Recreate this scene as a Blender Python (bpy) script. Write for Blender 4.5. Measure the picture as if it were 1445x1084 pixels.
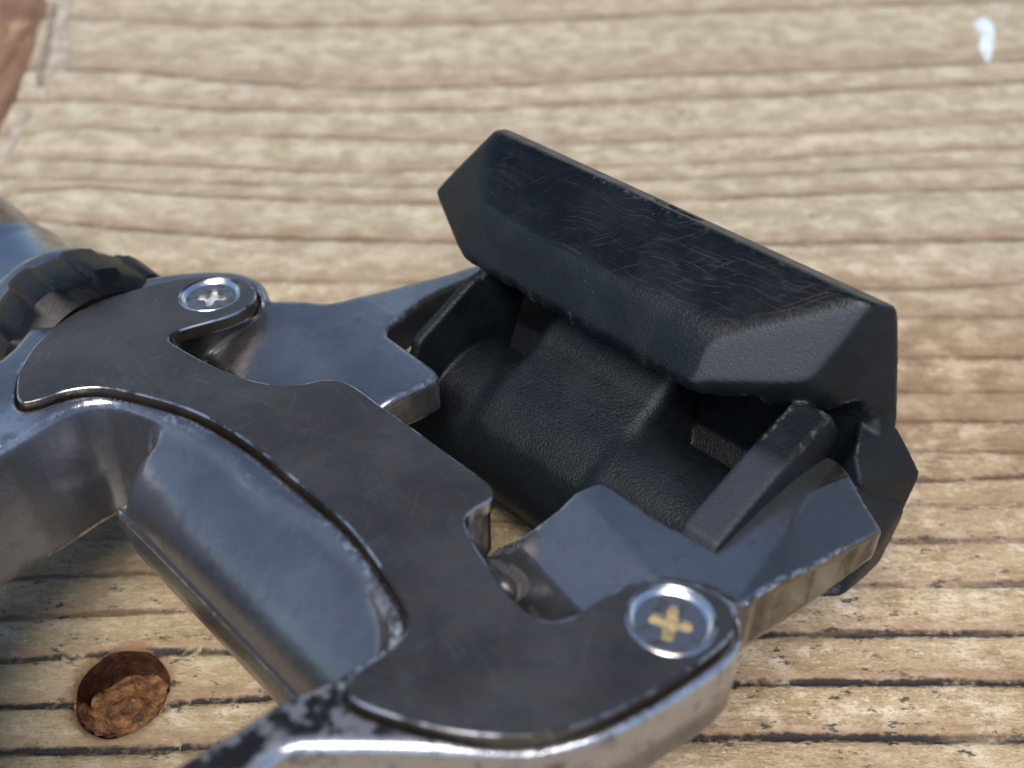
import bpy, bmesh, math, random, time
import numpy as np
from mathutils import Vector, Matrix

T0 = time.time()
random.seed(4); np.random.seed(4)
for o in list(bpy.data.objects):
    bpy.data.objects.remove(o)
scene = bpy.context.scene
col = scene.collection

# ---------------------------------------------------------------- camera, sky, sun, exposure
MM = 0.001
FPX = 1400.0                       # focal length in photo pixels (photo 1445 x 1084)
TH = math.radians(50)              # camera pitch below the horizon
TILT = math.radians(12)            # the pedal leans back by this much
PH = TH - TILT                     # camera pitch against the pedal's top plate
H = 75.5                           # camera height above the board, mm
HC = 56.0 * (math.sin(PH) + (873 - 542) / FPX * math.cos(PH))   # camera height above the plate plane, mm

cam = bpy.data.cameras.new('camera')
cam_o = bpy.data.objects.new('camera', cam); col.objects.link(cam_o)
cam_o.location = (0, 0, H * MM)
cam_o.rotation_euler = (math.radians(90) - TH, 0, 0)
cam.sensor_width = 36; cam.lens = FPX / 1445 * 36
cam.clip_start = 0.002; cam.clip_end = 50
cam.dof.use_dof = True; cam.dof.focus_distance = 0.074; cam.dof.aperture_fstop = 28
scene.camera = cam_o

world = bpy.data.worlds.new('World'); scene.world = world; world.use_nodes = True
wn = world.node_tree.nodes; wl = world.node_tree.links
bg = wn['Background']; sky = wn.new('ShaderNodeTexSky')
sky.sky_type = 'NISHITA'; sky.sun_disc = False
SUN_EL, SUN_AZ = math.radians(66), math.radians(-158)     # azimuth from +Y, negative = left
sky.sun_elevation = SUN_EL; sky.sun_rotation = SUN_AZ
sky.altitude = 800; sky.air_density = 1.0; sky.dust_density = 1.2; sky.ozone_density = 1.0
wl.new(sky.outputs[0], bg.inputs[0]); bg.inputs[1].default_value = 0.11

sun = bpy.data.lights.new('sun', 'SUN'); sun.energy = 3.0; sun.angle = math.radians(36); sun.color = (1.0, 0.93, 0.83)
sun_o = bpy.data.objects.new('sun', sun); col.objects.link(sun_o)
sd = Vector((math.sin(SUN_AZ) * math.cos(SUN_EL), math.cos(SUN_AZ) * math.cos(SUN_EL), math.sin(SUN_EL)))
sun_o.rotation_euler = sd.to_track_quat('Z', 'Y').to_euler()
sun_o.location = sd * 0.5

scene.view_settings.view_transform = 'Standard'; scene.view_settings.look = 'None'
scene.view_settings.gamma = 1.0; scene.view_settings.exposure = 0.55
scene.view_settings.use_curve_mapping = False

# ---------------------------------------------------------------- frames of reference
# pedal frame: s along the axle (outboard +), t to the rear, z off the top plate (mm)
R2 = 2 ** -0.5
def ray(px, py):
    u = (px - 722.5) / FPX; v = (py - 542) / FPX
    return u, v
def st(px, py, z=0.0):
    """photo pixel -> (s, t) on the pedal's plane at height z"""
    u, v = ray(px, py)
    d = (HC - z) / (math.sin(PH) + v * math.cos(PH))
    x = u * d; y = d * (math.cos(PH) - v * math.sin(PH))
    return ((x - y) * R2 + 43.0, (x + y) * R2 - 32.0)
def ground(px, py):
    u, v = ray(px, py)
    d = H / (math.sin(TH) + v * math.cos(TH))
    return (u * d, d * (math.cos(TH) - v * math.sin(TH)))
def stz_to_xyz(p):
    p = np.asarray(p, dtype=np.float64)
    a = p[..., 0] - 43.0; b = p[..., 1] + 32.0
    return np.stack([(a + b) * R2, (b - a) * R2, p[..., 2]], -1)
ORIGIN = stz_to_xyz((4.0, 0.0, -8.0))
def pedal_local(p):                 # (s,t,z) mm -> pedal local metres
    return (stz_to_xyz(p) - ORIGIN) * MM
def to_world(p):                    # pedal xyz (camera foot frame) mm -> world mm
    q = p - np.array([0, 0, HC]); c, s = math.cos(TILT), math.sin(TILT)
    return np.array([q[0], q[1] * c + q[2] * s, -q[1] * s + q[2] * c + H])

# ---------------------------------------------------------------- helpers
def mesh_obj(name, verts, faces, mat, parent=None, smooth=True, sharp=None):
    me = bpy.data.meshes.new(name)
    me.from_pydata([tuple(v) for v in verts], [], [tuple(f) for f in faces])
    me.update()
    if smooth: me.polygons.foreach_set('use_smooth', [True] * len(me.polygons))
    if sharp is not None: me.set_sharp_from_angle(angle=math.radians(sharp))
    me.materials.append(mat)
    o = bpy.data.objects.new(name, me); col.objects.link(o)
    if parent: o.parent = parent
    return o
def tag(o, label=None, cat=None, group=None, kind=None):
    for k, v in (('label', label), ('category', cat), ('group', group), ('kind', kind)):
        if v: o[k] = v
    return o
def smooth_loop(pts, n=4):
    """closed Catmull-Rom"""
    P = np.asarray(pts, float); N = len(P); out = []
    for i in range(N):
        p0, p1, p2, p3 = P[i - 1], P[i], P[(i + 1) % N], P[(i + 2) % N]
        for k in range(n):
            t = k / n
            out.append(0.5 * ((2 * p1) + (-p0 + p2) * t + (2 * p0 - 5 * p1 + 4 * p2 - p3) * t * t + (-p0 + 3 * p1 - 3 * p2 + p3) * t ** 3))
    return np.array(out)
def blur_loop(P, it=2):
    P = np.array(P)
    for _ in range(it):
        P = 0.25 * np.roll(P, 1, 0) + 0.5 * P + 0.25 * np.roll(P, -1, 0)
    return P

# ---- signed-distance modelling on a grid, meshed with surface nets
def poly_sd(S, T, poly):
    """signed distance to a closed polygon (negative inside)"""
    P = np.asarray(poly, np.float32); N = len(P)
    d = np.full(S.shape, 1e9, np.float32); inside = np.zeros(S.shape, bool)
    for i in range(N):
        ax, ay = P[i]; bx, by = P[(i + 1) % N]
        ex, ey = bx - ax, by - ay
        L2 = ex * ex + ey * ey
        if L2 < 1e-9: continue
        wx, wy = S - ax, T - ay
        h = np.clip((wx * ex + wy * ey) / L2, 0, 1)
        d = np.minimum(d, (wx - ex * h) ** 2 + (wy - ey * h) ** 2)
        c = (ay <= T) != (by <= T)
        if ey != 0: inside ^= c & (S < ax + (T - ay) * ex / ey)
    return np.where(inside, -1, 1).astype(np.float32) * np.sqrt(d)
def smin(a, b, k):
    h = np.clip(0.5 + 0.5 * (b - a) / k, 0, 1)
    return b + (a - b) * h - k * h * (1 - h)
def smax(a, b, k): return -smin(-a, -b, k)
def rext(d2, z, z0, z1, r):
    """extrusion of a 2D field between z0 and z1 with rounded edges r"""
    wx = d2 + r; wz = np.maximum(z - z1, z0 - z) + r
    return np.sqrt(np.maximum(wx, 0) ** 2 + np.maximum(wz, 0) ** 2) + np.minimum(np.maximum(wx, wz), 0) - r
def sstep(a, b, x):
    h = np.clip((x - a) / (b - a), 0, 1); return h * h * (3 - 2 * h)
class Grid:
    def __init__(s, lo, hi, h):
        s.lo = np.array(lo, float); s.h = h
        n = np.ceil((np.array(hi) - s.lo) / h).astype(int) + 1
        ax = [(s.lo[i] + h * np.arange(n[i])).astype(np.float32) for i in range(3)]
        s.S = ax[0][:, None, None]; s.T = ax[1][None, :, None]; s.Z = ax[2][None, None, :]
        s.S2, s.T2 = np.meshgrid(ax[0], ax[1], indexing='ij')
        s.ax = ax; s.n = n
    def poly(s, p): return poly_sd(s.S2, s.T2, p)[:, :, None]
    def poly_tz(s, p):
        a, b = np.meshgrid(s.ax[1], s.ax[2], indexing='ij')
        return poly_sd(a, b, p)[None, :, :]
def hull_planes(pts):
    P = np.asarray(pts, float); n = len(P); out = []
    c = P.mean(0)
    for i in range(n):
        for j in range(i + 1, n):
            for k in range(j + 1, n):
                nn = np.cross(P[j] - P[i], P[k] - P[i]); L = np.linalg.norm(nn)
                if L < 1e-6: continue
                nn /= L; d = P @ nn - P[i] @ nn
                if d.min() > -1e-3: nn = -nn; d = -d
                if d.max() < 1e-3:
                    off = P[i] @ nn
                    if not any(np.dot(nn, q[0]) > 0.9995 and abs(off - q[1]) < 0.05 for q in out): out.append((nn, off))
    return out
def hull_sd(g, pts, k=0.4):
    f = None
    for nn, off in hull_planes(pts):
        d = (g.S * np.float32(nn[0]) + g.T * np.float32(nn[1]) + g.Z * np.float32(nn[2]) - np.float32(off))
        f = d if f is None else smax(f, d, k)
    return f
def surface_nets(g, f):
    f = np.ascontiguousarray(np.broadcast_to(f, tuple(g.n)).astype(np.float32))
    f = f + np.float32(1e-6)
    ins = f < 0
    nx, ny, nz = f.shape
    cnt = np.zeros((nx - 1, ny - 1, nz - 1), np.int8)
    for dx in (0, 1):
        for dy in (0, 1):
            for dz in (0, 1):
                cnt += ins[dx:nx - 1 + dx, dy:ny - 1 + dy, dz:nz - 1 + dz]
    act = (cnt > 0) & (cnt < 8)
    ci = np.argwhere(act)
    idx = np.full(act.shape, -1, np.int64); idx[act] = np.arange(len(ci))
    acc = np.zeros((len(ci), 3)); num = np.zeros(len(ci))
    corners = [(0, 0, 0), (1, 0, 0), (0, 1, 0), (1, 1, 0), (0, 0, 1), (1, 0, 1), (0, 1, 1), (1, 1, 1)]
    edges = [(0, 1), (2, 3), (4, 5), (6, 7), (0, 2), (1, 3), (4, 6), (5, 7), (0, 4), (1, 5), (2, 6), (3, 7)]
    vals = [f[ci[:, 0] + c[0], ci[:, 1] + c[1], ci[:, 2] + c[2]] for c in corners]
    for a, b in edges:
        va, vb = vals[a], vals[b]; m = (va < 0) != (vb < 0)
        t = np.where(m, va / np.where(m, va - vb, 1), 0)
        p = np.array(corners[a])[None] + t[:, None] * (np.array(corners[b]) - np.array(corners[a]))[None]
        acc += p * m[:, None]; num += m
    v = ci + acc / num[:, None]
    quads = []
    for axis in range(3):
        sl0 = [slice(None)] * 3; sl1 = [slice(None)] * 3
        sl0[axis] = slice(0, -1); sl1[axis] = slice(1, None)
        a = ins[tuple(sl0)]; b = ins[tuple(sl1)]
        e = np.argwhere(a != b)
        o1, o2 = [(1, 2), (2, 0), (0, 1)][axis]
        lim = [nx - 1, ny - 1, nz - 1]
        ok = (e[:, o1] >= 1) & (e[:, o2] >= 1) & (e[:, o1] < lim[o1]) & (e[:, o2] < lim[o2])
        e = e[ok]
        def cell(d1, d2):
            q = e.copy(); q[:, o1] -= d1; q[:, o2] -= d2
            return idx[q[:, 0], q[:, 1], q[:, 2]]
        Q = np.stack([cell(1, 1), cell(0, 1), cell(0, 0), cell(1, 0)], 1)
        flip = ~a[e[:, 0], e[:, 1], e[:, 2]]
        Q[flip] = Q[flip][:, ::-1]
        quads.append(Q)
    Q = np.concatenate(quads)
    # gradients, one projection step
    def tri(arr, p):
        i = np.clip(np.floor(p).astype(int), 0, np.array(arr.shape) - 2); w = p - i
        r = 0
        for dx in (0, 1):
            for dy in (0, 1):
                for dz in (0, 1):
                    ww = (w[:, 0] if dx else 1 - w[:, 0]) * (w[:, 1] if dy else 1 - w[:, 1]) * (w[:, 2] if dz else 1 - w[:, 2])
                    r = r + ww * arr[i[:, 0] + dx, i[:, 1] + dy, i[:, 2] + dz]
        return r
    gx, gy, gz = np.gradient(f)
    for _ in range(2):
        val = tri(f, v); G = np.stack([tri(gx, v), tri(gy, v), tri(gz, v)], 1)
        step = val[:, None] * G / np.maximum((G ** 2).sum(1), 1e-8)[:, None]
        L = np.linalg.norm(step, axis=1); step *= np.minimum(1, 0.35 / np.maximum(L, 1e-9))[:, None]
        v = v - step
    G = np.stack([tri(gx, v), tri(gy, v), tri(gz, v)], 1)
    G /= np.maximum(np.linalg.norm(G, axis=1), 1e-9)[:, None]
    lap = sum(np.gradient(np.gradient(f, axis=a), axis=a) for a in range(3)) / g.h ** 2
    curv = tri(lap, v)
    return g.lo[None] + v * g.h, Q, G, curv
def sdf_obj(name, g, f, mat, parent, masks=None):
    v, Q, N, curv = surface_nets(g, f)
    P = pedal_local(v)
    N2 = np.stack([(N[:, 0] + N[:, 1]) * R2, (N[:, 1] - N[:, 0]) * R2, N[:, 2]], 1)
    me = bpy.data.meshes.new(name)
    me.vertices.add(len(P)); me.vertices.foreach_set('co', P.astype(np.float32).ravel())
    me.loops.add(len(Q) * 4); me.loops.foreach_set('vertex_index', Q.ravel().astype(np.int32))
    me.polygons.add(len(Q)); me.polygons.foreach_set('loop_start', np.arange(0, len(Q) * 4, 4, dtype=np.int32))
    me.polygons.foreach_set('use_smooth', np.ones(len(Q), bool))
    me.update(calc_edges=True); me.validate()
    if len(me.vertices) == len(N2): me.normals_split_custom_set_from_vertices(N2)
    me.materials.append(mat)
    if len(me.vertices) == len(curv):
        extra = masks(v, N) if masks else {}
        for nm, d in dict(curv=curv, **extra).items():
            d = np.asarray(d, np.float32)
            if d.ndim == 2:
                at = me.attributes.new(nm, 'FLOAT_VECTOR', 'POINT'); at.data.foreach_set('vector', d.ravel()); continue
            at = me.attributes.new(nm, 'FLOAT', 'POINT'); at.data.foreach_set('value', np.asarray(d, np.float32))
    o = bpy.data.objects.new(name, me); col.objects.link(o); o.parent = parent
    print(name, 'quads', len(Q), 'world zmin', round(min(to_world(p)[2] for p in stz_to_xyz(v[np.argsort(stz_to_xyz(v) @ np.array([0, -math.sin(TILT), math.cos(TILT)]))[:3]])), 2), round(time.time() - T0, 1))
    return o
def curve_solid(name, loops, z0, z1, bevel, mat, parent, res=2, edge_mat=None):
    """flat plate with holes: 2D curves (pedal s,t mm) filled, given thickness and rounded edges"""
    cu = bpy.data.curves.new(name, 'CURVE'); cu.dimensions = '2D'; cu.fill_mode = 'BOTH'
    cu.extrude = (z1 - z0) / 2 * MM - bevel * MM; cu.bevel_depth = bevel * MM; cu.bevel_resolution = res; cu.offset = -bevel * MM
    zc = (z0 + z1) / 2
    for lp in loops:
        sp = cu.splines.new('POLY'); sp.use_cyclic_u = True; sp.points.add(len(lp) - 1)
        P = pedal_local(np.column_stack([lp, np.full(len(lp), zc)]))
        for i, p in enumerate(P): sp.points[i].co = (p[0], p[1], 0, 1)
        zz = P[0][2]
    tmp = bpy.data.objects.new(name + '_tmp', cu); col.objects.link(tmp)
    dg = bpy.context.evaluated_depsgraph_get(); dg.update()
    me = bpy.data.meshes.new_from_object(tmp.evaluated_get(dg)); me.name = name
    bpy.data.objects.remove(tmp); bpy.data.curves.remove(cu)
    for v in me.vertices: v.co.z += zz
    bm = bmesh.new(); bm.from_mesh(me); bmesh.ops.remove_doubles(bm, verts=bm.verts, dist=1e-7); bmesh.ops.recalc_face_normals(bm, faces=bm.faces); bm.to_mesh(me); bm.free()
    me.polygons.foreach_set('use_smooth', [True] * len(me.polygons)); me.set_sharp_from_angle(angle=math.radians(12))
    me.materials.clear(); me.materials.append(mat)
    if edge_mat:
        me.materials.append(edge_mat)
        for p in me.polygons: p.material_index = 1 if .12 < p.normal.z < .97 else 0
    else: me.polygons.foreach_set('material_index', [0] * len(me.polygons))
    o = bpy.data.objects.new(name, me); col.objects.link(o); o.parent = parent
    return o
def lathe_s(prof, n, t0, z0, name, mat, parent, wob=None, sharp=35):
    """lathe about the axle direction: prof = [(s, r)...]"""
    V, F = [], []
    for i, (s, r) in enumerate(prof):
        for k in range(n):
            a = 2 * math.pi * k / n
            rr = r if wob is None else r * wob(i, a)
            V.append((s, t0 + rr * math.cos(a), z0 + rr * math.sin(a)))
    m = len(prof)
    for i in range(m - 1):
        for k in range(n):
            F.append((i * n + k, i * n + (k + 1) % n, (i + 1) * n + (k + 1) % n, (i + 1) * n + k))
    F.append(tuple(range(n))[::-1]); F.append(tuple((m - 1) * n + k for k in range(n)))
    o = mesh_obj(name, pedal_local(np.array(V)), F, mat, parent, True, sharp)
    bm = bmesh.new(); bm.from_mesh(o.data); bmesh.ops.recalc_face_normals(bm, faces=bm.faces); bm.to_mesh(o.data); bm.free()
    return o
def lathe_z(prof, n, s0, t0, name, mat, parent, sharp=35):
    V, F = [], []
    for (r, z) in prof:
        for k in range(n):
            a = 2 * math.pi * k / n; V.append((s0 + r * math.cos(a), t0 + r * math.sin(a), z))
    for i in range(len(prof) - 1):
        for k in range(n):
            F.append((i * n + k, i * n + (k + 1) % n, (i + 1) * n + (k + 1) % n, (i + 1) * n + k))
    o = mesh_obj(name, pedal_local(np.array(V)), F, mat, parent, True, sharp)
    bm = bmesh.new(); bm.from_mesh(o.data); bmesh.ops.recalc_face_normals(bm, faces=bm.faces); bm.to_mesh(o.data); bm.free()
    return o

# ---------------------------------------------------------------- materials
class NT:
    """tiny node-tree builder; coordinates are object coordinates in millimetres"""
    def __init__(s, name):
        s.m = bpy.data.materials.new(name); s.m.use_nodes = True
        s.n = s.m.node_tree.nodes; s.l = s.m.node_tree.links
        s.b = s.n['Principled BSDF']
        tc = s.n.new('ShaderNodeTexCoord'); s.co = s.vscale(tc.outputs['Object'], (1000, 1000, 1000))
    def vscale(s, v, k):
        n = s.n.new('ShaderNodeVectorMath'); n.operation = 'MULTIPLY'; s.l.new(v, n.inputs[0]); n.inputs[1].default_value = k
        return n.outputs[0]
    def rot(s, v, ang, k=(1, 1, 1)):
        n = s.n.new('ShaderNodeMapping'); s.l.new(v, n.inputs[0]); n.inputs['Rotation'].default_value = ang; n.inputs['Scale'].default_value = k
        return n.outputs[0]
    def noise(s, v, scale, detail=3, rough=0.55, dist=0.0):
        n = s.n.new('ShaderNodeTexNoise'); s.l.new(v, n.inputs['Vector'])
        n.inputs['Scale'].default_value = scale; n.inputs['Detail'].default_value = detail; n.inputs['Roughness'].default_value = rough; n.inputs['Distortion'].default_value = dist
        return n.outputs['Fac']
    def voro(s, v, scale, feature='F1'):
        n = s.n.new('ShaderNodeTexVoronoi'); n.feature = feature; s.l.new(v, n.inputs['Vector']); n.inputs['Scale'].default_value = scale
        return n.outputs['Distance']
    def math(s, op, a, b=None, c=None, clamp=False):
        n = s.n.new('ShaderNodeMath'); n.operation = op; n.use_clamp = clamp
        for i, x in enumerate((a, b, c)):
            if x is None: continue
            if isinstance(x, (int, float)): n.inputs[i].default_value = x
            else: s.l.new(x, n.inputs[i])
        return n.outputs[0]
    def step(s, x, a, b, lo=0.0, hi=1.0):
        n = s.n.new('ShaderNodeMapRange'); n.interpolation_type = 'SMOOTHSTEP'
        s.l.new(x, n.inputs[0])
        for i, q in enumerate((a, b, lo, hi)): n.inputs[i + 1].default_value = q
        return n.outputs[0]
    def mix(s, f, a, b):
        n = s.n.new('ShaderNodeMix'); n.data_type = 'RGBA'
        if isinstance(f, (int, float)): n.inputs[0].default_value = f
        else: s.l.new(f, n.inputs[0])
        for i, x in ((6, a), (7, b)):
            if isinstance(x, tuple): n.inputs[i].default_value = (*x, 1)
            else: s.l.new(x, n.inputs[i])
        return n.outputs[2]
    def attr(s, name):
        n = s.n.new('ShaderNodeAttribute'); n.attribute_name = name; return n.outputs['Fac']
    def pointy(s):
        n = s.n.new('ShaderNodeNewGeometry'); return n.outputs['Pointiness']
    def sep(s, v, i):
        n = s.n.new('ShaderNodeSeparateXYZ'); s.l.new(v, n.inputs[0]); return n.outputs[i]
    def bump(s, h, strength, dist, prev=None):
        n = s.n.new('ShaderNodeBump'); s.l.new(h, n.inputs['Height']); n.inputs['Strength'].default_value = strength; n.inputs['Distance'].default_value = dist * MM
        if prev is not None: s.l.new(prev, n.inputs['Normal'])
        return n.outputs[0]
    def set(s, k, v):
        if isinstance(v, (int, float)): s.b.inputs[k].default_value = v
        elif isinstance(v, tuple): s.b.inputs[k].default_value = (*v, 1)
        else: s.l.new(v, s.b.inputs[k])
    def scratches(s, v, scale, ang, thr, stretch=40, m0=.48):
        """long thin streaks in the xy plane of v: strongly stretched noise, thresholded, broken up by a coarse mask"""
        w = s.n.new('ShaderNodeTexNoise'); s.l.new(v, w.inputs['Vector']); w.inputs['Scale'].default_value = .22; w.inputs['Detail'].default_value = 1
        ad = s.n.new('ShaderNodeVectorMath'); ad.operation = 'MULTIPLY_ADD'; s.l.new(w.outputs['Color'], ad.inputs[0]); ad.inputs[1].default_value = (1.6, 1.6, 0); s.l.new(v, ad.inputs[2])
        off = s.n.new('ShaderNodeVectorMath'); off.operation = 'ADD'; s.l.new(s.rot(ad.outputs[0], (0, 0, ang)), off.inputs[0]); off.inputs[1].default_value = (ang * 71, ang * 37, ang * 13)
        q = s.vscale(off.outputs[0], (1, 1.0 / stretch, .05))
        a = s.noise(q, scale, 0, 0.5)
        off2 = s.n.new('ShaderNodeVectorMath'); off2.operation = 'ADD'; s.l.new(v, off2.inputs[0]); off2.inputs[1].default_value = (ang * 31, 5, 0)
        m = s.noise(off2.outputs[0], .35, 4, .65)
        a = s.step(a, thr, thr + 0.05)
        return s.math('MULTIPLY', a, s.step(m, m0, m0 + .16))
    def flat(s): return s.vscale(s.co, (1, 1, .05))
    def attrv(s, name):
        n = s.n.new('ShaderNodeAttribute'); n.attribute_name = name; return n.outputs['Vector']
    def maxall(s, xs):
        r = xs[0]
        for x in xs[1:]: r = s.math('MAXIMUM', r, x)
        return r

def mat_cast():
    n = NT('cast_alloy')
    curv = n.attr('curv'); bare = n.attr('bare'); polish_refl = n.attr('polish_refl'); blackp = n.attr('blackened')
    big = n.noise(n.co, 0.10, 4); fine = n.noise(n.co, .9, 4); grit = n.noise(n.co, 5, 3)
    base = n.mix(n.step(big, .35, .68), (0.185, 0.184, 0.194), (0.258, 0.256, 0.266))
    base = n.mix(n.math('MULTIPLY', n.step(fine, .5, .75), .4), base, (0.115, 0.105, 0.112))
    # blackened, chipped coating on the front loop
    chip = n.noise(n.co, .75, 5, .65)
    base = n.mix(n.math('MULTIPLY', blackp, n.step(chip, .60, .50)), base, (0.018, 0.017, 0.016))
    base = n.mix(n.math('MULTIPLY', polish_refl, .8), base, (0.135, 0.125, 0.112))  # polished bevel: reflection of dark brown surroundings put into the base colour
    # bare metal on worn outer edges
    bw = n.math('MULTIPLY', bare, n.step(chip, .30, .50))
    base = n.mix(bw, base, (0.52, 0.53, 0.56))
    ew = n.math('MULTIPLY', n.step(curv, .7, 2.2), n.math('MULTIPLY', n.step(n.noise(n.co, 1.3, 5, .65), .44, .60), n.step(n.noise(n.co, .14, 3), .40, .58, .12, 1.0)))
    base = n.mix(n.math('MULTIPLY', ew, .8), base, (0.62, 0.64, 0.67))
    dirt = n.math('MULTIPLY', n.step(curv, -.5, -2.0), n.step(n.noise(n.co, .6, 4), .30, .55))
    base = n.mix(n.math('MULTIPLY', dirt, .8), base, (0.035, 0.022, 0.014))
    sc = n.maxall([n.scratches(n.flat(), 4.5, .6, .70), n.scratches(n.flat(), 5.5, -.9, .70), n.scratches(n.flat(), 5, 1.7, .71)])
    base = n.mix(n.math('MULTIPLY', sc, .12), base, (0.5, 0.52, 0.56))
    n.set('Base Color', base)
    n.set('Metallic', n.math('SUBTRACT', .9, n.math('MULTIPLY', n.math('MAXIMUM', dirt, n.math('MULTIPLY', blackp, .6)), .7)))
    r = n.math('ADD', n.step(fine, .3, .7, .21, .30), n.math('MULTIPLY', dirt, .3))
    r = n.math('SUBTRACT', r, n.math('MULTIPLY', polish_refl, .24))
    n.set('Roughness', r)
    b = n.bump(fine, .10, .2); b = n.bump(grit, .08, .05, b); b = n.bump(ew, .3, -.06, b); n.set('Normal', b)
    return n.m
def mat_plate():
    n = NT('worn_steel')
    q = n.rot(n.co, (0, 0, .9))
    big = n.noise(n.co, .11, 5, .6); mid = n.noise(n.co, .5, 5, .65); fine = n.noise(n.co, 3.5, 3)
    base = n.mix(n.step(big, .35, .65), (0.130, 0.104, 0.084), (0.172, 0.146, 0.124))
    base = n.mix(n.math('MULTIPLY', n.step(mid, .52, .76), .45), base, (0.085, 0.067, 0.054))
    sc = n.maxall([n.scratches(n.flat(), k, an, .67, 45) for k, an in ((4.5, .9), (5.5, -.75), (6, 1.9), (5, .2), (6.5, 2.6))])
    base = n.mix(n.math('MULTIPLY', sc, .16), base, (0.32, 0.32, 0.33))
    p = n.pointy()
    n.set('Base Color', base); n.set('Metallic', .92)
    n.set('Roughness', n.math('ADD', n.step(mid, .3, .7, .26, .40), n.math('MULTIPLY', n.step(big, .4, .6), .06)))
    b = n.bump(sc, .12, -.01); b = n.bump(n.noise(n.co, 1.3, 4), .10, .10, b); b = n.bump(fine, .10, .03, b); n.set('Normal', b)
    return n.m
def mat_edge_steel():
    n = NT('bright_steel')
    f = n.noise(n.co, 2.5, 3)
    n.set('Base Color', n.mix(n.step(f, .5, .75), (0.72, 0.73, 0.75), (0.50, 0.44, 0.36))); n.set('Metallic', 1.0); n.set('Roughness', n.step(f, .3, .7, .16, .3))
    return n.m
def mat_plate_edge():
    n = NT('rubbed_steel_edge')
    f = n.noise(n.co, .35, 4, .6)
    n.set('Base Color', n.mix(n.step(f, .42, .58), (0.09, 0.085, 0.08), (0.50, 0.51, 0.53))); n.set('Metallic', .95); n.set('Roughness', .30); return n.m
def mat_screw_top():
    n = NT('screw_steel')
    f = n.noise(n.co, 1.6, 4)
    n.set('Base Color', n.mix(n.step(f, .45, .7), (0.24, 0.24, 0.25), (0.16, 0.14, 0.11))); n.set('Metallic', .92); n.set('Roughness', .4)
    n.set('Normal', n.bump(n.noise(n.co, 4, 3), .15, .05)); return n.m
def mat_recess(gold):
    n = NT('corroded_recess' if gold else 'bright_recess')
    f = n.noise(n.co, 2.2, 4)
    if gold: n.set('Base Color', n.mix(n.step(f, .35, .7), (0.58, 0.46, 0.25), (0.33, 0.235, 0.12))); n.set('Metallic', .45); n.set('Roughness', .5)
    else: n.set('Base Color', n.mix(n.step(f, .4, .75), (0.92, 0.92, 0.92), (0.6, 0.55, 0.5))); n.set('Metallic', .6); n.set('Roughness', .28)
    n.set('Normal', n.bump(f, .4, .12)); return n.m
def mat_black(name):
    n = NT(name)
    curv = n.attr('curv'); smoothw = n.attr('worn')            # worn: rubbed smooth by cleats
    gr = n.noise(n.co, 6.0, 2, .6); gv = n.noise(n.co, 2.2, 3, .6)
    patch = n.step(n.noise(n.co, .22, 4, .6), .42, .62)
    fl = n.attrv('facet')
    sc = n.maxall([n.scratches(fl, k, an, .655, st_, .44) for k, an, st_ in ((9, 1.35, 90), (11, 1.50, 110), (9, 1.62, 80), (8, .80, 50))])
    spk = n.math('MULTIPLY', n.step(n.voro(n.co, 1.1), .085, .04), n.step(n.noise(n.co, .3, 2), .5, .6))
    base = n.mix(patch, (0.0038, 0.0062, 0.0085), (0.0065, 0.0098, 0.0130))
    base = n.mix(smoothw, base, n.mix(patch, (0.0012, 0.0017, 0.0026), (0.0028, 0.0037, 0.0054)))
    base = n.mix(n.math('MULTIPLY', n.attr('lit_facet'), .8), base, (0.040, 0.046, 0.058))  # brightness of the lit chamfer and rib top, painted into the base colour
    base = n.mix(n.math('MULTIPLY', n.attr('ridge_sheen'), n.step(n.noise(n.co, .5, 4, .6), .35, .6, .35, .9)), base, (0.085, 0.076, 0.066))  # sky sheen along the jaw's top strip, painted as a paler base
    dens = n.math('MULTIPLY_ADD', n.math('MULTIPLY', smoothw, n.step(n.sep(fl, 0), -4, 14, .35, 1.0)), .042, .003)
    base = n.mix(n.math('MULTIPLY', sc, dens), base, (0.32, 0.33, 0.34))
    base = n.mix(n.math('MULTIPLY', spk, .14), base, (0.30, 0.30, 0.28))
    edge = n.math('MULTIPLY', n.step(curv, .6, 2.0), n.math('MULTIPLY', n.step(n.noise(n.co, 1.6, 5, .7), .50, .64), n.step(n.noise(n.co, .2, 3), .42, .6, .15, 1.0)))
    base = n.mix(n.math('MULTIPLY', n.math('MULTIPLY', edge, n.attr('jaw')), .75), base, (0.16, 0.155, 0.145))
    n.set('Base Color', base); n.set('Specular IOR Level', .30)
    r = n.math('SUBTRACT', n.step(patch, 0, 1, .40, .48), n.math('MULTIPLY', smoothw, .10))
    n.set('Roughness', n.math('ADD', r, n.math('MULTIPLY', sc, .12)))
    amp = n.math('SUBTRACT', 1.0, n.math('MULTIPLY', smoothw, .75))
    h = n.math('MULTIPLY', n.math('ADD', gr, n.math('MULTIPLY', gv, .35)), amp)
    b = n.bump(h, .85, .08); b = n.bump(n.math('MULTIPLY', sc, dens), .5, .03, b); n.set('Normal', b)
    return n.m
def mat_nut():
    n = NT('black_resin')
    f = n.noise(n.co, 1.0, 4)
    n.set('Base Color', n.mix(n.step(f, .55, .75), (0.002, 0.002, 0.0025), (0.010, 0.008, 0.007))); n.set('Roughness', .40); n.set('Specular IOR Level', .22)
    n.set('Normal', n.bump(f, .2, .2)); return n.m
def mat_chrome():
    n = NT('plated_steel')
    f = n.noise(n.co, .5, 4)
    n.set('Base Color', n.mix(n.step(f, .45, .7), (0.36, 0.355, 0.35), (0.24, 0.225, 0.205))); n.set('Metallic', 1.0); n.set('Roughness', n.step(f, .3, .7, .22, .34)); return n.m
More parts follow.
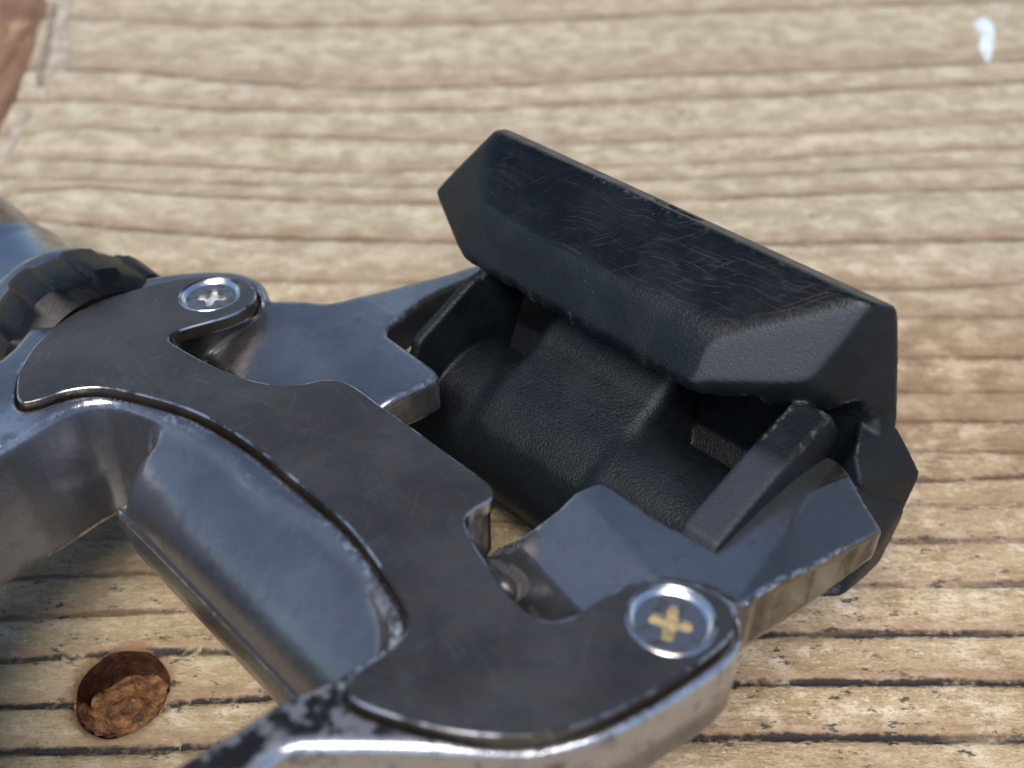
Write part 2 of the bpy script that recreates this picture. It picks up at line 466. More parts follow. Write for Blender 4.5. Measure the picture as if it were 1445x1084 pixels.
def mat_rust():
    n = NT('rusted_iron')
    f = n.noise(n.co, .9, 5, .65); g = n.noise(n.co, 2.6, 4)
    c = n.mix(n.step(f, .35, .65), (0.070, 0.030, 0.013), (0.27, 0.125, 0.044))
    c = n.mix(n.step(g, .55, .72), c, (0.10, 0.045, 0.022))
    n.set('Base Color', c); n.set('Roughness', n.step(g, .3, .7, .45, .85)); n.set('Normal', n.bump(g, .8, .35)); return n.m
def mat_hole():
    n = NT('stained_wood')
    f = n.noise(n.co, .9, 4); g = n.noise(n.co, 2.2, 4, .65)
    c = n.mix(n.step(f, .4, .7), (0.030, 0.012, 0.007), (0.075, 0.032, 0.016))
    y = n.math('ADD', n.math('SUBTRACT', n.sep(n.co, 1), HOLE_Y), n.math('MULTIPLY', n.math('SUBTRACT', f, .5), 2.5))
    y = n.math('SUBTRACT', y, n.math('MULTIPLY', n.math('ABSOLUTE', n.math('SUBTRACT', n.sep(n.co, 0), HOLE_X)), .25))
    m = n.step(y, -1.6, -2.4)
    rust = n.mix(n.step(g, .35, .65), (0.20, 0.085, 0.03), (0.50, 0.26, 0.085))
    n.set('Base Color', n.mix(m, c, rust)); n.set('Roughness', n.math('ADD', .22, n.math('MULTIPLY', m, .45))); n.set('Normal', n.bump(g, .6, .4)); return n.m
def mat_paint():
    n = NT('dried_paint')
    n.set('Base Color', n.mix(n.step(n.noise(n.co, .8, 4), .45, .7), (0.60, 0.68, 0.72), (0.46, 0.47, 0.45))); n.set('Roughness', .45); return n.m
def mat_knot():
    n = NT('knot_wood')
    q = n.rot(n.co, (0, 0, .45), (1, .22, 1))
    f = n.noise(q, .35, 5, .6); g = n.noise(n.co, .25, 3)
    c = n.mix(n.step(f, .3, .7), (0.105, 0.052, 0.027), (0.24, 0.132, 0.068))
    c = n.mix(n.step(g, .55, .75), c, (0.37, 0.24, 0.14))
    n.set('Base Color', c); n.set('Roughness', .6); n.set('Normal', n.bump(f, .3, .3)); return n.m
def mat_crack():
    n = NT('bark_grey')
    f = n.noise(n.co, .5, 4)
    n.set('Base Color', n.mix(n.step(f, .4, .65), (0.16, 0.12, 0.09), (0.24, 0.19, 0.145))); n.set('Roughness', .85); n.set('Normal', n.bump(f, .5, .5)); return n.m
def mat_bark():
    n = NT('bark_pale')
    f = n.noise(n.co, .35, 4)
    n.set('Base Color', n.mix(n.step(f, .35, .65), (0.27, 0.225, 0.175), (0.40, 0.345, 0.27))); n.set('Roughness', .85); n.set('Normal', n.bump(f, .4, .5)); return n.m
def mat_wood():
    n = NT('weathered_pine')
    ring = n.attr('ring'); strength = n.attr('line'); phase = n.attr('phase')
    wob = n.noise(n.vscale(n.co, (.22, 1, 1)), .9, 3)
    fib = n.noise(n.vscale(n.co, (.14, 1, 1)), 3.4, 4, .65); fib2 = n.noise(n.vscale(n.co, (.28, 1, 1)), 1.3, 5, .65)
    blot = n.noise(n.vscale(n.co, (.45, 1, 1)), .085, 5, .55); warm = n.noise(n.co, .03, 3)
    mott = n.noise(n.vscale(n.co, (.62, 1, 1)), .42, 6, .68); fleck = n.noise(n.vscale(n.co, (.5, 1, 1)), 1.7, 4, .7)
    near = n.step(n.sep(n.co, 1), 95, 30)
    c = n.mix(n.step(blot, .33, .67), (0.270, 0.185, 0.100), (0.44, 0.335, 0.205))
    c = n.mix(n.math('MULTIPLY', n.step(warm, .42, .65), .5), c, (0.455, 0.342, 0.188))
    c = n.mix(n.math('MULTIPLY', n.step(mott, .50, .64), .75), c, (0.66, 0.555, 0.41))
    c = n.mix(n.math('MULTIPLY', n.step(mott, .48, .34), .75), c, (0.215, 0.155, 0.080))
    c = n.mix(n.math('MULTIPLY', n.step(fib2, .50, .68), .50), c, (0.255, 0.172, 0.10))
    c = n.mix(n.math('MULTIPLY', n.step(fib, .50, .66), .40), c, (0.66, 0.55, 0.40))
    grit = n.noise(n.vscale(n.co, (.6, 1, 1)), 4.5, 3, .7)
    c = n.mix(n.math('MULTIPLY', n.step(grit, .55, .70), .55), c, (0.70, 0.60, 0.46))
    c = n.mix(n.math('MULTIPLY', n.step(grit, .44, .32), .55), c, (0.17, 0.11, 0.062))
    c = n.mix(n.math('MULTIPLY', n.step(fleck, .57, .70), .65), c, (0.74, 0.65, 0.52))
    c = n.mix(n.math('MULTIPLY', n.step(fleck, .45, .33), .60), c, (0.17, 0.108, 0.060))
    def spot(px, rx, ry):
        gx_, gy_ = ground(*px)
        dx = n.math('MULTIPLY', n.math('SUBTRACT', n.sep(n.co, 0), gx_), 1 / rx); dy = n.math('MULTIPLY', n.math('SUBTRACT', n.sep(n.co, 1), gy_), 1 / ry)
        return n.math('SQRT', n.math('ADD', n.math('MULTIPLY', dx, dx), n.math('MULTIPLY', dy, dy)))
    st1 = n.math('ADD', spot((1420, 520), 42, 20), n.math('MULTIPLY', n.math('SUBTRACT', blot, .5), 1.6))      # old brown stain
    c = n.mix(n.step(st1, 1.1, .3, 0, .62), c, n.mix(n.step(mott, .4, .62), (0.185, 0.112, 0.060), (0.44, 0.32, 0.20)))
    st2 = n.math('ADD', spot((120, 880), 24, 16), n.math('MULTIPLY', n.math('SUBTRACT', mott, .5), 1.2))        # greener, darker patch by the nail
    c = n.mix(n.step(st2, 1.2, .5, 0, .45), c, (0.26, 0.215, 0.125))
    st3 = n.math('ADD', spot((171, 975), HR_ + .1, HR_ + .1), n.math('MULTIPLY', n.math('SUBTRACT', fleck, .5), .5))
    c = n.mix(n.step(st3, 1.30, .98, 0, .75), c, (0.16, 0.075, 0.030))
    tone = n.attr('tone'); patch = n.noise(n.vscale(n.co, (.5, 1, 1)), .045, 4, .6)
    c = n.mix(n.math('MULTIPLY', n.step(tone, .60, 0.0), .55), c, (0.255, 0.175, 0.105))
    c = n.mix(n.math('MULTIPLY', n.step(patch, .46, .62), .60), c, (0.26, 0.175, 0.10))
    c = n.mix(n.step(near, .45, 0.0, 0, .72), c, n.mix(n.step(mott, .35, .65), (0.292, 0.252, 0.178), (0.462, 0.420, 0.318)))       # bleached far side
    # latewood: darkens towards the ring line, then the line itself
    late = n.math('MULTIPLY', n.step(n.math('ADD', phase, n.math('MULTIPLY', n.math('SUBTRACT', fib2, .5), .5)), .52, 1.0), n.math('ADD', n.math('MULTIPLY', strength, .45), .22))
    c = n.mix(late, c, (0.215, 0.125, 0.072))
    rr = n.math('ADD', ring, n.math('MULTIPLY', n.math('SUBTRACT', wob, .5), 1.7))
    rr2 = n.math('ADD', rr, n.math('MULTIPLY', n.math('SUBTRACT', n.noise(n.co, 1.6, 4, .6), .5), 1.3))
    line = n.math('MULTIPLY', n.step(rr2, 1.05, .20), n.math('ADD', strength, .15))
    brk = n.step(n.noise(n.vscale(n.co, (.16, .7, 1)), .45, 4), .30, .55, .40, 1.0)
    line = n.math('MULTIPLY', line, brk, clamp=True)
    dark = n.step(strength, .62, .95)
    c = n.mix(line, c, n.mix(dark, (0.105, 0.058, 0.036), (0.020, 0.017, 0.017)))
    # black mould specks and grime, clinging to the grain lines on the near side of the board
    sp = n.noise(n.vscale(n.co, (.42, 1.0, 1)), .95, 5, .72); spm = n.noise(n.vscale(n.co, (.6, 1, 1)), .10, 3)
    spm = n.math('ADD', n.step(spm, .38, .58), n.step(ring, 4.0, 1.0, 0, .6), clamp=True)
    speck = n.math('MULTIPLY', n.step(sp, .585, .635), n.math('MULTIPLY', spm, n.step(near, .45, .9)))
    speck = n.math('MAXIMUM', speck, n.math('MULTIPLY', n.step(n.noise(n.vscale(n.co, (.5, 1, 1)), .6, 3), .70, .75), .8))
    c = n.mix(n.math('MULTIPLY', speck, .88), c, (0.026, 0.023, 0.023))
    orange = n.math('MULTIPLY', n.step(n.noise(n.co, .13, 3), .66, .76), .22)
    c = n.mix(orange, c, (0.40, 0.215, 0.075))
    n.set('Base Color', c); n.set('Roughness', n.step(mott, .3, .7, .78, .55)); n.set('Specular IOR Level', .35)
    b = n.bump(fib, .6, .12); b = n.bump(fleck, .65, .22, b); b = n.bump(grit, .5, .08, b); b = n.bump(mott, .40, .40, b); b = n.bump(line, .6, -.25, b); n.set('Normal', b)
    return n.m
HOLE_X, HOLE_Y = ground(171, 975); HR_ = 3.62
M = dict(edge=mat_plate_edge(), cast=mat_cast(), plate=mat_plate(), steel=mat_edge_steel(), screw=mat_screw_top(), gold=mat_recess(True), silver=mat_recess(False),
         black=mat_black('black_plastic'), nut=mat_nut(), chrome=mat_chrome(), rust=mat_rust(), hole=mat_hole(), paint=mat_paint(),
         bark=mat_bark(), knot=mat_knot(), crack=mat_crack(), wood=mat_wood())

# ---------------------------------------------------------------- the board
# ring lines read off the photograph (pixels), near and far edge of the board added
LINES = [
 (.45, [(107,24),(291,34),(465,36),(700,32),(745,29),(987,17),(1229,7),(1445,0)]),
 (.50, [(107,99),(194,102),(339,116),(436,123),(533,126),(700,121),(745,119),(890,109),(1036,104),(1229,97),(1445,85)]),
 (.50, [(60,142),(121,140),(291,153),(436,157),(700,153),(745,148),(987,138),(1229,126),(1445,114)]),
 (.28, [(40,190),(97,179),(339,191),(700,201),(818,203),(987,194),(1084,191),(1229,184),(1445,170)]),
 (.40, [(24,222),(194,230),(436,242),(630,240),(890,235),(1036,228),(1181,218),(1445,208)]),
 (.40, [(0,250),(300,258),(600,263),(958,252),(1181,242),(1445,233)]),
 (.50, [(0,282),(29,271),(121,262),(242,274),(436,281),(606,286),(997,279),(1181,271),(1445,264)]),
 (.55, [(0,300),(97,315),(242,327),(339,334),(484,337),(630,341),(900,345),(1133,344),(1278,341),(1445,337)]),
 (.35, [(0,375),(300,395),(600,400),(900,405),(1245,408),(1361,405),(1445,398)]),
 (.45, [(0,430),(700,448),(1281,447),(1445,446)]),
 (.55, [(0,500),(700,510),(1275,503),(1445,503)]),
 (.50, [(0,560),(700,562),(1268,552),(1445,552)]),
 (.60, [(0,610),(700,606),(1268,593),(1445,594)]),
 (.50, [(0,665),(700,650),(1285,635),(1445,637)]),
 (.75, [(0,715),(700,695),(1308,677),(1445,671)]),
 (.40, [(0,765),(700,735),(1296,713),(1445,709)]),
 (.70, [(0,816),(127,811),(222,807),(700,785),(1269,762),(1445,761)]),
 (.70, [(0,872),(159,864),(279,859),(700,842),(1214,826),(1445,823)]),
 (.90, [(0,932),(127,924),(254,919),(333,918),(700,905),(1101,895),(1269,894),(1445,893)]),
 (1.0, [(0,997),(89,994),(222,1003),(254,991),(396,983),(700,972),(1054,963),(1191,961),(1445,962)]),
 (1.0, [(0,1062),(190,1057),(270,1054),(600,1046),(995,1040),(1191,1039),(1445,1043)]),
]
def build_board():
    xs = np.arange(-165, 165.01, 1.1); ys = np.arange(-45, 245.01, 0.3)
    rows = []; stg = []
    for sgt, pts in LINES:
        g = np.array([ground(*p) for p in pts])
        rows.append(np.interp(xs, g[:, 0], g[:, 1])); stg.append(sgt)
    rows = np.array(rows)[::-1]; stg = np.array(stg[::-1])              # ascending y
    lo = [rows[0] - k * 4.0 - .4 * np.sin(k * 2.1) for k in range(18, 0, -1)]
    hi = [rows[-1] + np.cumsum([9, 11, 8, 12, 10, 9, 13, 11, 12])[k] for k in range(9)]
    rows = np.concatenate([lo, rows, hi]); stg = np.concatenate([np.full(18, .9), stg, np.full(9, .45)])
    nx, ny = len(xs), len(ys)
    ring = np.zeros((nx, ny)); line = np.zeros((nx, ny)); phase = np.zeros((nx, ny)); tone = np.zeros((nx, ny)); TONE = np.random.RandomState(9).rand(64)
    for i in range(nx):
        r = rows[:, i]
        j = np.clip(np.searchsorted(r, ys), 1, len(r) - 1)
        a, b = r[j - 1], r[j]
        da, db = np.abs(ys - a), np.abs(b - ys)
        near = np.where(da < db, j - 1, j)
        w = np.clip(.075 * (b - a), .26, .75) + .10
        ring[i] = np.minimum(da, db) / w
        tone[i] = TONE[j % len(TONE)]; line[i] = stg[near]; phase[i] = 1 - (ys - a) / np.maximum(b - a, .1)
    X, Y = np.meshgrid(xs, ys, indexing='ij')
    h = 0.0 * X
    h -= (.10 + .26 * line ** 2) * np.exp(-ring ** 2 * .9) * line                            # open, weathered ring lines
    h += .05 * np.sin(X * .11 + Y * .23) * np.sin(Y * .31 - X * .05)
    for k in range(5):
        fx, fy, p = .03 + .05 * k, .25 + .33 * k, 1.7 * k
        h += .03 / (1 + k * .4) * np.sin(X * fx * 2 + p + 1.5 * np.sin(Y * fy)) * np.cos(Y * fy * 1.3 + p)
    return xs, ys, X, Y, h, ring, line, phase, tone
bx, by, BX, BY, BH, RING, LINE, PHASE, TONEF = build_board()
HOLE = np.array(ground(171, 975)); HR = 3.62
i0, i1 = np.searchsorted(bx, HOLE[0] - HR - 1.0) - 1, np.searchsorted(bx, HOLE[0] + HR + 1.0)
j0, j1 = np.searchsorted(by, HOLE[1] - HR - 1.0) - 1, np.searchsorted(by, HOLE[1] + HR + 1.0)
def sample(A, x, y):
    fx = np.clip((x - bx[0]) / (bx[1] - bx[0]), 0, len(bx) - 1.001); fy = np.clip((y - by[0]) / (by[1] - by[0]), 0, len(by) - 1.001)
    i, j = int(fx), int(fy); u, v = fx - i, fy - j
    return (A[i, j] * (1 - u) + A[i + 1, j] * u) * (1 - v) + (A[i, j + 1] * (1 - u) + A[i + 1, j + 1] * u) * v
def make_board():
    nx, ny = len(bx), len(by)
    V = np.stack([BX, BY, BH], -1).reshape(-1, 3)
    I, J = np.meshgrid(np.arange(nx - 1), np.arange(ny - 1), indexing='ij')
    keep = ~((I >= i0) & (I < i1) & (J >= j0) & (J < j1))
    a = (I * ny + J)[keep]
    F = np.stack([a, a + ny, a + ny + 1, a + 1], 1).tolist()
    ring, line, phase, tone = RING.ravel().tolist(), LINE.ravel().tolist(), PHASE.ravel().tolist(), TONEF.ravel().tolist()
    V = V.tolist()
    # patch from the drilled hole's lip out to the grid
    NS, NR = 72, 12
    base = len(V)
    for k in range(NS):
        a = 2 * math.pi * k / NS; c, s = math.cos(a), math.sin(a)
        lx = (bx[i1] - HOLE[0]) if c > 0 else (bx[i0] - HOLE[0]); ly = (by[j1] - HOLE[1]) if s > 0 else (by[j0] - HOLE[1])
        ro = min(lx / c if abs(c) > 1e-6 else 1e9, ly / s if abs(s) > 1e-6 else 1e9)
        ri = HR * (1 + .018 * math.sin(3 * a + 1) + .012 * math.sin(7 * a))
        for q in range(NR):
            w = q / (NR - 1); r = ri + (ro * 1.02 - ri) * w
            x, y = HOLE[0] + r * c, HOLE[1] + r * s
            z = sample(BH, x, y) - .35 * max(0, 1 - (r - ri) / .35) ** 2 + .10 * math.exp(-((r - ri - .8) / .5) ** 2) - .012 * w
            V.append((x, y, z)); ring.append(sample(RING, x, y)); line.append(sample(LINE, x, y)); phase.append(sample(PHASE, x, y)); tone.append(sample(TONEF, x, y))
    for k in range(NS):
        for q in range(NR - 1):
            a0 = base + k * NR + q; b0 = base + ((k + 1) % NS) * NR + q
            F.append((a0, a0 + 1, b0 + 1, b0))
    # sides and underside
    n0 = len(V)
    x0, x1, y0, y1 = bx[0], bx[-1], by[0], by[-1]
    for z in (-.6, -22):
        for p in ((x0, y0), (x1, y0), (x1, y1), (x0, y1)): V.append((*p, z)); ring.append(3); line.append(.4); phase.append(.3); tone.append(.5)
    for k in range(4): F.append((n0 + k, n0 + 4 + k, n0 + 4 + (k + 1) % 4, n0 + (k + 1) % 4))
    F.append((n0 + 4, n0 + 7, n0 + 6, n0 + 5))
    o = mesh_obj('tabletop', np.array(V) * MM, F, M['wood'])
    for nm, d in (('ring', ring), ('line', line), ('phase', phase), ('tone', tone)):
        at = o.data.attributes.new(nm, 'FLOAT', 'POINT'); at.data.foreach_set('value', np.array(d, np.float32))
    tag(o, 'weathered pale pine tabletop with dark raised grain lines', kind='structure')
    return o
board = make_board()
# countersunk hole: glossy stained wall, belongs to the board
def ring_mesh(name, prof, n, cx, cy, mat, parent, wob=0.0, cap=True, sharp=40):
    V, F = [], []
    for (r, z) in prof:
        for k in range(n):
            a = 2 * math.pi * k / n
            rr = r * (1 + wob * (math.sin(3 * a + 1) * .6 + math.sin(7 * a) * .4))
            V.append(((cx + rr * math.cos(a)) * MM, (cy + rr * math.sin(a)) * MM, z * MM))
    for i in range(len(prof) - 1):
        for k in range(n): F.append((i * n + k, i * n + (k + 1) % n, (i + 1) * n + (k + 1) % n, (i + 1) * n + k))
    if cap: F.append(tuple((len(prof) - 1) * n + k for k in range(n)))
    return mesh_obj(name, V, F, mat, parent, True, sharp)
ring_mesh('nail_hole', [(HR + .25, -.28), (HR + .02, -.42), (HR - .12, -.9), (HR - .30, -1.7), (HR - .5, -2.6), (HR - .7, -3.6), (HR - 1.8, -4.6), (0.4, -4.75)], 72, *HOLE, M['hole'], board, .03)
# rusty nail sunk in the hole
def nail():
    n = 56; cx, cy = HOLE[0] + .15, HOLE[1] - .15
    rad = [0.02, .35, .7, 1.0, 1.3, 1.6, 1.9, 2.2, 2.5, 2.8, 3.05, 3.1]
    V, F = [], []
    rng = np.random.RandomState(2)
    for i, r in enumerate(rad):
        for k in range(n):
            a = 2 * math.pi * k / n
            j = 1 + .03 * math.sin(2 * a + .6) + .03 * math.sin(5 * a)
            x, y = r * j * math.cos(a), r * j * math.sin(a)
            z = -2.15 - .42 * y + .16 * math.sin(2.1 * x + 1.3 * y + 1) + .13 * math.sin(3.7 * y - 2.2 * x) + rng.uniform(-.07, .07)
            z += .30 * math.exp(-((math.hypot(x - .5, y + .7) - 1.0) / .28) ** 2) - .35 * math.exp(-(((x - .5) ** 2 + (y + .7) ** 2) / .35))
            if i == len(rad) - 1: z = -5.5
            V.append(((cx + x) * MM, (cy + y) * MM, z * MM))
    prof = rad
    for i in range(len(prof) - 1):
        for k in range(n): F.append((i * n + k, (i + 1) * n + k, (i + 1) * n + (k + 1) % n, i * n + (k + 1) % n))
    root = bpy.data.objects.new('rusty_nail', None); col.objects.link(root)
    root.location = (cx * MM, cy * MM, -.003)
    tag(root, 'orange rusty nail head sunk in a round dark hole in the tabletop', 'nail')
    def child(nm, V, F):
        o = mesh_obj(nm, np.array(V) - np.array(root.location), F, M['rust'], root, True, 50); return o
    child('nail_head', V, F)
    # flaking rust crust round the lower lip of the hole
    V2, F2 = [], []
    m = 40
    for k in range(m + 1):
        a = math.radians(185 + 185 * k / m); w = math.sin(math.pi * k / m) ** .6
        for q in range(5):
            u = q / 4
            r = HR - .12 - (.3 + 1.1 * w) * u + .10 * math.sin(k * 1.9)
            z = -.55 - 1.3 * u ** 1.0 - .22 * math.sin(k * 1.1 + q) * u
            V2.append(((HOLE[0] + r * math.cos(a)) * MM, (HOLE[1] + r * math.sin(a)) * MM, z * MM))
    for k in range(m):
        for q in range(4): F2.append((k * 5 + q, k * 5 + q + 1, (k + 1) * 5 + q + 1, (k + 1) * 5 + q))
    child('rust_crust', V2, F2)
nail()
# reddish knot at the far left with its bark ring
def flat_patch(name, pts, z, mat, parent, dome=.25, inner=6, tagged=False):
    P = blur_loop(smooth_loop(pts, 5), 1); c = P.mean(0); V, F = [], []
    n = len(P)
    for q in range(inner + 1):
        w = 1 - q / inner
        for k in range(n):
            p = c + (P[k] - c) * w
            zz = z + dome * (1 - w ** 3) - (0.9 if q == 0 else 0)
            V.append((p[0] * MM, p[1] * MM, zz * MM))
    for q in range(inner):
        for k in range(n): F.append((q * n + k, q * n + (k + 1) % n, (q + 1) * n + (k + 1) % n, (q + 1) * n + k))
    o = mesh_obj(name, V, F, mat, parent, True, None)
    bm = bmesh.new(); bm.from_mesh(o.data); bmesh.ops.remove_doubles(bm, verts=bm.verts, dist=1e-7); bmesh.ops.recalc_face_normals(bm, faces=bm.faces); bm.to_mesh(o.data); bm.free()
    return o
kp = [ground(*p) for p in [(82, -20), (72, 40), (62, 85), (48, 130), (28, 175), (10, 215), (-12, 250)]]
flat_patch('knot', kp + [(-90, 101), (-104, 112), (-112, 132), (-104, 152), (-88, 160)], .12, M['knot'], board)
def strip(name, px, w, mat, z=.05):
    P = np.array([ground(*p) for p in px]); n = len(P)
    L = []; Rr = []
    for i in range(n):
        d = P[min(i + 1, n - 1)] - P[max(i - 1, 0)]; d /= np.linalg.norm(d); q = np.array([-d[1], d[0]])
        ww = w * (.35 + .65 * math.sin(math.pi * (i + .6) / (n + .2))) * (1 + .3 * math.sin(i * 2.3))
        L.append(P[i] + q * ww / 2); Rr.append(P[i] - q * ww / 2)
    return flat_patch(name, L + Rr[::-1], z, mat, board, .04, 3)
cr = [ground(*p) for p in [(76, -20), (66, 60), (54, 110), (48, 140), (60, 152), (66, 135), (78, 112), (98, 102), (104, 60), (98, 20), (108, -20)]]
flat_patch('bark_ring', cr, .04, M['bark'], board, .10)
strip('crack', [(82, -20), (77, 20), (71, 45), (64, 80), (57, 105), (50, 130), (55, 148)], 2.0, M['crack'], .10)

strip('crack', [(52, 132), (40, 155), (26, 182), (8, 212), (-6, 238), (-20, 262)], 2.6, M['bark'], .07)
# white paint drip
pd = [ground(*p) for p in [(1384, 24), (1394, 25), (1402, 36), (1405, 50), (1403, 70), (1399, 84), (1395, 91), (1389, 84), (1382, 74), (1380, 64), (1383, 54), (1379, 44), (1373, 34), (1374, 28)]]
pdo = flat_patch('paint_drip', pd, .30, M['paint'], None, .25)
tag(pdo, 'small white dried paint drip on the tabletop', 'paint drip')

# ---------------------------------------------------------------- the pedal
pedal = bpy.data.objects.new('clipless_pedal', None); col.objects.link(pedal)
pedal.location = Vector(to_world(ORIGIN) * MM)
pedal.rotation_euler = (-TILT, 0, 0)
tag(pedal, 'scuffed grey alloy clipless road bike pedal with black rear binding', 'bicycle pedal')

# --- outlines (photo pixels on the plate plane)
PLATE_PX = [(23,542),(23,560),(28,566),(37,568),(61,562),(91,551),(128,546),(158,548),(198,557),(249,571),(291,588),(340,617),(374,642),(415,677),(457,710),(494,745),(523,781),(548,818),(569,851),(575,872),(571,893),(552,916),(531,930),(508,942),(494,956),(489,972),(494,986),(516,997),(545,1008),(603,1025),(671,1037),(739,1039),(797,1030),(855,1011),(923,977),(981,940),(1020,911),(1035,892),(1039,873),(1030,853),(1010,836),(976,823),(933,818),(894,823),(865,834),(836,853),(812,868),(788,875),(768,875),(748,866),(729,850),(710,826),(689,796),(670,768),(659,746),(657,732),(665,721),(680,713),(692,706),(698,697),(695,687),(686,678),(660,660),(620,631),(585,605),(540,574),(511,552),(491,540),(473,535),(451,536),(430,541),(403,543),(378,541),(351,535),(320,524),(287,509),(260,494),(243,484),(238,477),(244,470),(263,463),(296,454),(327,445),(348,434),(360,422),(362,412),(354,401),(339,393),(314,389),(281,390),(244,395),(213,402),(171,414),(137,426),(100,444),(73,463),(46,490),(27,521)]
PL = blur_loop(smooth_loop([st(*p, 0) for p in PLATE_PX], 3), 2)
z6 = -.6
outer = [st(*p, z6) for p in [(1047,882),(1046,911),(1022,942),(957,986),(884,1025),(812,1047),(739,1057),(642,1059),(545,1056),(470,1056),(400,1062)]]
outer += [(15.0, -23.5), (13.4, -31), (7.5, -40), (-3, -44), (-14, -41), (-24, -32), (-27.5, -22)]
outer += [st(*p, z6) for p in [(0,505),(40,463),(75,436),(120,412),(180,395),(240,385),(290,381),(335,383),(364,393),(377,408),(372,424),(352,434)]]
outer += [st(*p, z6) for p in [(330,441),(262,461),(242,470),(236,479),(250,494),(320,531),(378,548),(430,549),(480,545),(520,566),(600,624),(680,684),(690,700),(665,714),(652,726),(655,744),(672,776),(712,834),(745,871),(780,883),(812,875),(840,858),(864,838),(890,818),(933,811),(976,815),(1012,828),(1035,844),(1045,862)]]
outer = smooth_loop(outer, 3)
opening = [st(*p, z6) for p in [(0,629),(62,594),(104,573),(137,565),(166,567),(208,582),(249,598),(291,621),(328,650),(353,677),(386,702),(432,727),(469,752),(498,781),(519,810),(531,839),(544,868),(548,893),(540,914),(515,930),(482,951),(436,972),(400,985),(330,1030),(250,1075)]]
opening += [(11, -29), (6, -36), (-3, -39), (-12, -36.5), (-18, -29)]
opening = smooth_loop(opening, 3)
armL = [(-24, 2), (-21.2, 3.5), (-19.2, 5.3), (-17.4, 6.6), (-16.5, 9), (-16, 11.3), (-15.4, 15), (-14.9, 18.3), (-14.5, 22), (-12.6, 22), (-12.6, 18), (-12.6, 15.2), (-12.1, 12), (-11.4, 9.8), (-11, 8.2), (-10.4, 7.3), (-9.6, 7.05), (-6.8, 6.95), (-4.2, 6.8), (-3.4, 6.5), (-3.1, 5.9), (-3.3, 3.6), (-4, 0), (-5, -3), (-24, -3)]
armR = [(12.3, 3.0), (12.6, 4.6), (12.9, 5.9), (13.4, 6.4)] + [st(*p, -1) for p in [(871,691),(914,719),(944,735),(966,744),(990,750),(1014,749),(1037,736),(1058,718),(1083,694)]]
armR += [st(x, y, z) for x, y, z in [(1107,669,-1.0),(1128,654,-1.1),(1150,644,-1.3),(1164,640,-1.5),(1176,645,-1.6),(1189,656,-1.7),(1204,680,-2.0),(1220,705,-2.2),(1234,727,-2.5),(1242,741,-2.7),(1244,748,-2.8)]]
armR += [(27.6, 15.0), (27.0, 10.7), (26.4, 7.5), (26.0, 5.2), st(1045, 850, -.8)]
armR += [(20, -1), (20, -4), (11, -4), (10.0, -2), (10.0, -.5), (10.9, .1), (11.4, .9)]
armL = smooth_loop(armL, 2); armR = smooth_loop(armR, 2)

